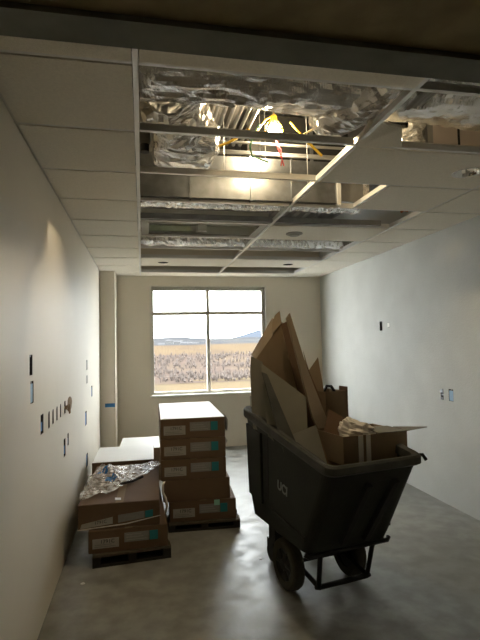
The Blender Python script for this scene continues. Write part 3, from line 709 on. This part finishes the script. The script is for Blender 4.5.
MB().tube([(-.02, .42, .02), (.08, .50, .018), (.16, .60, .022)], .012, 6).build('dark_fold', 'black_metal', film)
tag(MB().prism([atz(115, 500, .462), atz(121, 500, .462), atz(121, 498, .462), atz(115, 498, .462)], (0, 0, .003)).build('paper_scrap', 'white_sheet'), 'tiny white paper scrap on the low stack front edge', 'paper')

# ------------------------------------------------------------------ tilt truck
CX, CY, CYAW, CW, CL, ZN, ZF = 1.331, 2.585, .198, .689, 1.222, .969, 1.174
cart = thing('tilt_truck', 'dark grey plastic tilt truck heaped with waste cardboard', 'cart', (CX, CY, 0), CYAW)
def loop(vf, vb, hw, zf, zb, r=.06, n=5, hwb=None):
    """rounded rectangle loop, z running from zf (front) to zb (back)"""
    hwb = hwb or hw; L = []
    for (su, sv, a0) in ((1, -1, -90), (1, 1, 0), (-1, 1, 90), (-1, -1, 180)):
        v0 = vf if sv < 0 else vb; h = hw if sv < 0 else hwb
        cu, cv = su*(h-r), v0-sv*r
        for k in range(n+1):
            a = R(a0+90*k/n); u_, v_ = cu+r*math.cos(a), cv+r*math.sin(a)
            L.append((u_, v_, zf+(zb-zf)*(v_-vf)/(vb-vf)))
    return L
H = CW/2
lo = [loop(.36, 1.08, .200, .355, .285), loop(.33, 1.13, .308, .372, .385), loop(.300, 1.165, .318, .43, .53), loop(.055, 1.195, H-.024, .875, 1.06), loop(.035, 1.20, H-.02, .912, 1.105),
      loop(.04+.016, 1.20-.016, H-.036, .912, 1.105), loop(.09, 1.17, H-.04, .875, 1.04), loop(.32, 1.14, .30, .46, .54), loop(.38, 1.06, .19, .405, .31)]
MB().rings(lo, True, True).build('bin', 'cart', cart, smooth=False)
rim = [loop(.022, CL-.006, H-.006, ZN-.062, ZF-.07), loop(.0, CL, H, ZN-.05, ZF-.056, .065), loop(.0, CL, H, ZN-.012, ZF-.012, .065), loop(.012, CL-.012, H-.012, ZN, ZF), loop(.045, CL-.045, H-.045, ZN-.004, ZF-.004, .045), loop(.052, CL-.052, H-.052, ZN-.05, ZF-.05, .045), loop(.045, CL-.03, H-.035, ZN-.06, ZF-.068, .05), loop(.022, CL-.006, H-.006, ZN-.062, ZF-.07)]
MB().rings(rim).build('rim', 'cart_rim', cart, smooth=False)
# two ribs on the sloping end
def slope(u, s, d=0.):
    """point on the sloping end: s=0 rim .. 1 bottom, d = outward"""
    v = .055+(.300-.055)*s; z = .875+(.43-.875)*s
    return Vector((u, v-.87*d, z-.49*d))
for u0, u1 in ((-.03, -.075), (.17, .10)):
    w_ = .022
    MB().prism([slope(u0-w_, .10, -.004), slope(u0+w_, .10, -.004), slope(u1+w_, 1.02, -.004), slope(u1-w_, 1.02, -.004)], slope(0, 0, .036)-slope(0, 0, 0)).build('rib', 'cart_groove', cart, bevel=.004)
# raised panels and dark groove on the long sides
def side(v, s, d=0., sg=-1):
    hw = (H-.024)+(.318-(H-.024))*s
    zt = .875+(1.06-.875)*(v-.055)/(1.195-.055); zb = .43+(.53-.43)*(v-.30)/(.865)
    return Vector((sg*(hw+d), v, zt+(zb-zt)*s))
for sg in (-1, 1):
    MB().prism([side(.90, .0, -.003, sg), side(1.15, .0, -.003, sg), side(1.12, .98, -.003, sg), side(.90, .98, -.003, sg)], (sg*.02, 0, 0)).build('side_pad', 'cart', cart, bevel=.005)
    MB().prism([side(.80, .0, -.003, sg), side(.86, .0, -.003, sg), side(.86, .85, -.003, sg), side(.81, .85, -.003, sg)], (sg*.006, 0, 0)).build('side_groove', 'cart_groove', cart)
    MB().prism([side(.32, .90, -.004, sg), side(.80, .93, -.004, sg), side(.80, 1.0, -.004, sg), side(.32, .97, -.004, sg)], (sg*.014, 0, 0)).build('lower_ridge', 'cart', cart, bevel=.004)
xd = side(.5, .5)-side(.7, .5); yd = side(.6, .3)-side(.6, .6)
text('UCI', .085, 'cart_text', cart, side(.60, .53, .002), xd, yd, 'stencil_lettering', .0008)
# small broken hook on the rim corner
MB().tube([(H-.02, .05, ZN-.01), (H+.012, .04, ZN-.008), (H+.03, .03, ZN-.04)], .011, 7).build('rim_hook', 'cart_groove', cart)
# wheels
AV = .685; WR = .166
for s in (-1, 1):
    wl = MB().lathe((s*.245, AV, WR), (s, 0, 0), [(.105, -.04), (.146, -.045), (.160, -.036), (WR, -.018), (WR, .018), (.160, .036), (.146, .045), (.105, .04)], 36)
    tyre = wl.build('wheel', 'tyre', cart, smooth=False)
    MB().lathe((s*.252, AV, WR), (s, 0, 0), [(.03, -.03), (.105, -.03), (.112, -.02), (.112, .02), (.105, .026), (.07, .012), (.04, .03), (.03, .04)], 32, True, True).build('wheel_hub', 'hub', tyre)
    for k in range(6):
        a = k*math.pi/3; d = Vector((0, math.cos(a), math.sin(a)))
        c = Vector((s*.280, AV, WR)); MB().tube([c+d*.03, c+d*.10], .009, 6).build('spoke', 'cart', tyre)
MB().tube([(-.29, AV, WR), (.29, AV, WR)], .013, 10).build('axle', 'black_metal', cart)
for s in (-1, 1):
    MB().box(s*.19-.015, s*.19+.015, AV-.03, AV+.03, WR-.02, .40).build('axle_bracket', 'black_metal', cart)
    MB().tube([(s*.29, .345, .36), (s*.2, .40, .33), (s*.19, .66, .30), (s*.17, 1.05, .27)], .015, 8).build('frame_rail', 'black_metal', cart, smooth=True)
    MB().lathe((s*.15, 1.10, .075), (1, 0, 0), [(.02, -.024), (.066, -.024), (.075, -.014), (.075, .014), (.066, .024), (.02, .024)], 24, True, True).build('caster', 'hub', cart)
    MB().box(s*.15-.034, s*.15+.034, 1.0, 1.14, .158, .175).box(s*.15-.034, s*.15-.028, 1.04, 1.14, .06, .158).box(s*.15+.028, s*.15+.034, 1.04, 1.14, .06, .158).box(s*.15-.045, s*.15+.045, .98, 1.08, .175, .30).build('caster_fork', 'black_metal', cart)
    MB().tube([(s*.185, .40, .125), (s*.20, .345, .36)], .016, 10).build('skid_leg', 'black_metal', cart)
    MB().tube([(s*.185, .40, .125), (s*.19, AV-.03, WR)], .016, 10).build('skid_brace', 'black_metal', cart)
MB().tube([(-.205, .40, .13), (-.18, .40, .122), (.18, .40, .122), (.205, .40, .13)], .017, 10).build('skid_bar', 'black_metal', cart)
MB().tube([(-.31, .35, .365), (-.29, .338, .352), (.31, .338, .352), (.33, .35, .365)], .015, 10).build('cross_tube', 'black_metal', cart)

# ------------------------------------------------------------------ waste cardboard in the truck
def board(name, label, pts, m_, th=.008, cat='cardboard', group='waste cardboard in the truck', extra=None):
    P = [Vector(p) for p in pts]
    n = (P[1]-P[0]).cross(P[2]-P[0]).normalized()
    if n.y < 0: n = -n
    t = thing(name, label, cat, (0, 0, 0), 0, group)
    MB().prism(P, n*th).build('sheet', m_, t)
    if extra:
        for nm, pp, mm_ in extra:
            PP = [Vector(p) for p in pp]; n2 = (PP[1]-PP[0]).cross(PP[2]-PP[0]).normalized()
            if n2.y < 0: n2 = -n2
            MB().prism(PP, n2*th).build(nm, mm_, t)
    return t
def plane_pts(pix, p0, p1, p2):
    """pixels onto the plane through three (px,py,Y) anchors"""
    A, Bq, Cq = at(*p0), at(*p1), at(*p2); n = (Bq-A).cross(Cq-A); out = []
    for x, y in pix:
        d = FW+RT*((x-240)/F_PX)+UP*((320-y)/F_PX); out.append(CAM+d*((A-CAM).dot(n)/d.dot(n)))
    return out
# tall folded carton: front face + folded flap
board('folded_carton', 'tall folded tan carton standing highest in the truck', plane_pts([(256, 359), (282, 322), (312, 410), (300, 440), (258, 440)], (256, 359, 3.66), (282, 322, 3.56), (300, 440, 3.46)), 'carton2',
      extra=[('side_panel', [at(256, 359, 3.66), at(282, 322, 3.56), at(272, 318, 3.72), at(251, 355, 3.80)], 'carton_light'),
             ('flap', [at(272, 334, 3.59), at(281.5, 323, 3.555), at(279.5, 311, 3.57), at(275, 315, 3.60), at(272, 323, 3.61)], 'carton_light')])
board('cardboard_sheet', 'brown sheet standing in for the dark gap beside the folded tan carton', plane_pts([(281, 324), (288, 321), (330, 420), (322, 440), (306, 425)], (281, 324, 3.5), (288, 321, 3.5), (322, 440, 3.3)), 'carton_brown')  # dark gap between carton and strip, drawn as a brown sheet
board('cardboard_sheet', 'long narrow cardboard strip leaning beside the tall folded carton', plane_pts([(287, 318), (290, 313), (307, 368), (329, 424), (320, 432), (313, 418)], (287, 318, 3.36), (290, 313, 3.39), (320, 432, 3.18)), 'carton_light', .014)
board('cardboard_sheet', 'pointed brown cardboard piece behind the narrow strip', plane_pts([(303, 350), (309, 370), (318, 357), (330, 425), (318, 430)], (303, 350, 3.5), (318, 357, 3.46), (318, 430, 3.34)), 'carton2')
board('grey_board', 'large grey chipboard sheet leaning in front of the tall carton', plane_pts([(261, 363), (306, 397), (308, 440), (300, 452), (296, 462), (268, 436)], (261, 363, 3.48), (306, 397, 3.24), (290, 452, 3.14)), 'board_grey')
board('grey_board', 'grey chipboard sheet standing at the far rim of the truck', plane_pts([(251, 356), (262, 362), (277, 445), (268, 448), (253, 428), (250, 372)], (251, 356, 3.60), (262, 362, 3.52), (268, 440, 3.40)), 'board_grey')
board('grey_board', 'dark wedge standing in for the shadow gap between the two larger grey sheets', plane_pts([(262, 372), (267, 374), (300, 452), (284, 452)], (262, 372, 3.40), (267, 374, 3.40), (290, 452, 3.08)), 'cart_rim')  # no real board: dark sheet drawn for the shadow gap
board('grey_board', 'small pale grey board at the near rim of the truck', plane_pts([(293, 434), (316, 425), (329, 470), (307, 468)], (293, 434, 2.96), (316, 425, 2.96), (320, 468, 2.86)), 'board_greylight')
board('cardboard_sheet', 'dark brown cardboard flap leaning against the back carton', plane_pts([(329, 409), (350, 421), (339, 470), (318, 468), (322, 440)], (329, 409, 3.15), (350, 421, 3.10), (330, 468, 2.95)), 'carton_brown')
# thin pale card at the far left rim
board('pale_card', 'thin pale card upright at the far corner of the truck', [at(250, 396, 3.70), at(252, 396, 3.70), at(253.5, 428, 3.66), at(251.5, 428, 3.66)], 'label', .006)
# back carton, open topped
def openbox(name, label, corner, ux, vy, h, th, m_, flaps=(), extra=None):
    """open carton: corner = near left bottom, ux/vy = edge vectors"""
    t = thing(name, label, 'box', (0, 0, 0), 0, 'waste cardboard in the truck'); c = Vector(corner); ux, vy = Vector(ux), Vector(vy); up = Vector((0, 0, h))
    nu, nv = ux.normalized(), vy.normalized()
    MB().prism([c, c+ux, c+ux+up, c+up], nv*th).build('front_panel', m_, t)
    MB().prism([c+vy, c+vy+ux, c+vy+ux+up, c+vy+up], -nv*th).build('back_panel', m_, t)
    MB().prism([c+nv*th, c+vy-nv*th, c+vy-nv*th+up, c+nv*th+up], nu*th).build('side_panel', m_, t)
    MB().prism([c+ux+nv*th, c+ux+vy-nv*th, c+ux+vy-nv*th+up, c+ux+nv*th+up], -nu*th).build('side_panel', m_, t)
    MB().prism([c+nu*th+nv*th, c+ux-nu*th+nv*th, c+ux-nu*th+vy-nv*th, c+nu*th+vy-nv*th], (0, 0, th)).build('bottom_panel', m_, t)
    for nm, pts, mm_, off in flaps: MB().prism(pts, off).build(nm, mm_, t)
    return t, c, ux, vy, up
u_ = Vector((math.cos(CYAW), math.sin(CYAW), 0)); v_ = Vector((-math.sin(CYAW), math.cos(CYAW), 0))
kc = at(326.5, 425, 3.30)
kw = (at(347.5, 425, 3.33)-kc); kw.z = 0
hK = at(326.5, 392, 3.30).z-kc.z
openbox('open_carton', 'upright open tan carton at the back of the truck', kc, kw, v_*.22, hK, .006, 'carton2',
        flaps=[('flap', [kc+kw+Vector((.004, 0, .02)), kc+kw+v_*.10+Vector((.004, 0, .02)), kc+kw+v_*.10+Vector((.004, 0, hK+.03)), kc+kw+Vector((.004, 0, hK+.03))], 'carton_brown', (.006, 0, 0))])
m = MB(); m.tube([kc+Vector((.02, .10, hK-.02)), kc+Vector((.05, .10, hK+.035)), kc+Vector((.085, .10, hK+.03)), kc+Vector((.11, .10, hK-.01))], .012, 7)
tag(m.build('black_strap', 'black_metal'), 'black strap loop sticking out of the back carton', 'strap')
# front carton with white tape stripes
ic = at(344, 466, 2.80); iw = at(408, 461, 2.86)-ic; iw.z = 0; hI = at(344, 437, 2.80).z-ic.z
t, c, ux, vy, up = openbox('taped_carton', 'tan carton with two white tape stripes at the front rim', ic, iw, v_*.34, hI, .006, 'carton2')
nv = v_
for f0, f1 in ((.225, .30), (.345, .415)):
    MB().prism([c+ux*f0-nv*.001, c+ux*f1-nv*.001, c+ux*f1+up-nv*.001, c+ux*f0+up-nv*.001], -nv*.001).build('white_tape', 'paper_white', t)
MB().prism([c+ux*.55+up, c+ux*1.0+up, c+ux*1.02+up+v_*.2, c+ux*.6+up+v_*.22], (0, 0, .005)).build('top_flap', 'board_grey', t)
MB().prism([c+ux*1.0+up, c+ux*1.34+up+Vector((0, 0, .012)), c+ux*1.05+up+v_*.16], (0, 0, .005)).build('corner_flap', 'board_grey', t)
# crumpled white paper
m = MB(); c0 = at(357, 431, 2.98)
nU, nV = 30, 18
for i in range(nU+1):
    th = math.pi*i/nU
    for j in range(nV):
        a = 2*math.pi*j/nV; n = Vector((math.sin(th)*math.cos(a), math.sin(th)*math.sin(a), math.cos(th)))
        k = 1+.32*(.5-2*abs(noise.noise(n*1.6+Vector((3, 1, 2)))))+.10*(.5-2*abs(noise.noise(n*4.5)))
        m.v.append((c0.x+n.x*.105*k, c0.y+n.y*.12*k, c0.z+n.z*.075*k*(1-.45*n.x)))
for i in range(nU):
    for j in range(nV): m.f.append((i*nV+j, i*nV+(j+1) % nV, (i+1)*nV+(j+1) % nV, (i+1)*nV+j))
tag(m.build('crumpled_paper', 'paper_white', fixn=False), 'crumpled white paper on the taped carton in the truck', 'paper')
# hidden filler lying in the bottom of the bin so that the boards rest on something
t = thing('flattened_carton', 'flattened brown carton lying low inside the truck under the boards', 'cardboard', (CX, CY, 0), CYAW, 'waste cardboard in the truck')
MB().box(-.26, .26, .36, 1.08, .60, .66).build('sheet', 'carton_brown', t)
MB().box(-.25, .25, .40, 1.06, .661, .72).build('sheet', 'carton2', t)

# ------------------------------------------------------------------ floor litter
for i, (px, py, r) in enumerate(((261, 559, .012), (83, 584, .014))):
    p = atz(px, py, 0); m = MB()
    m.prism([(p.x+r*(1+.4*math.sin(5*k))*math.cos(k*math.pi/3), p.y+r*1.3*math.sin(k*math.pi/3), 0.0005) for k in range(6)], (0, 0, .004))
    tag(m.build('paper_scrap', 'white_sheet'), ['tiny white scrap on the floor before the truck wheel', 'tiny white scrap on the floor by the warm wall'][i], 'paper')
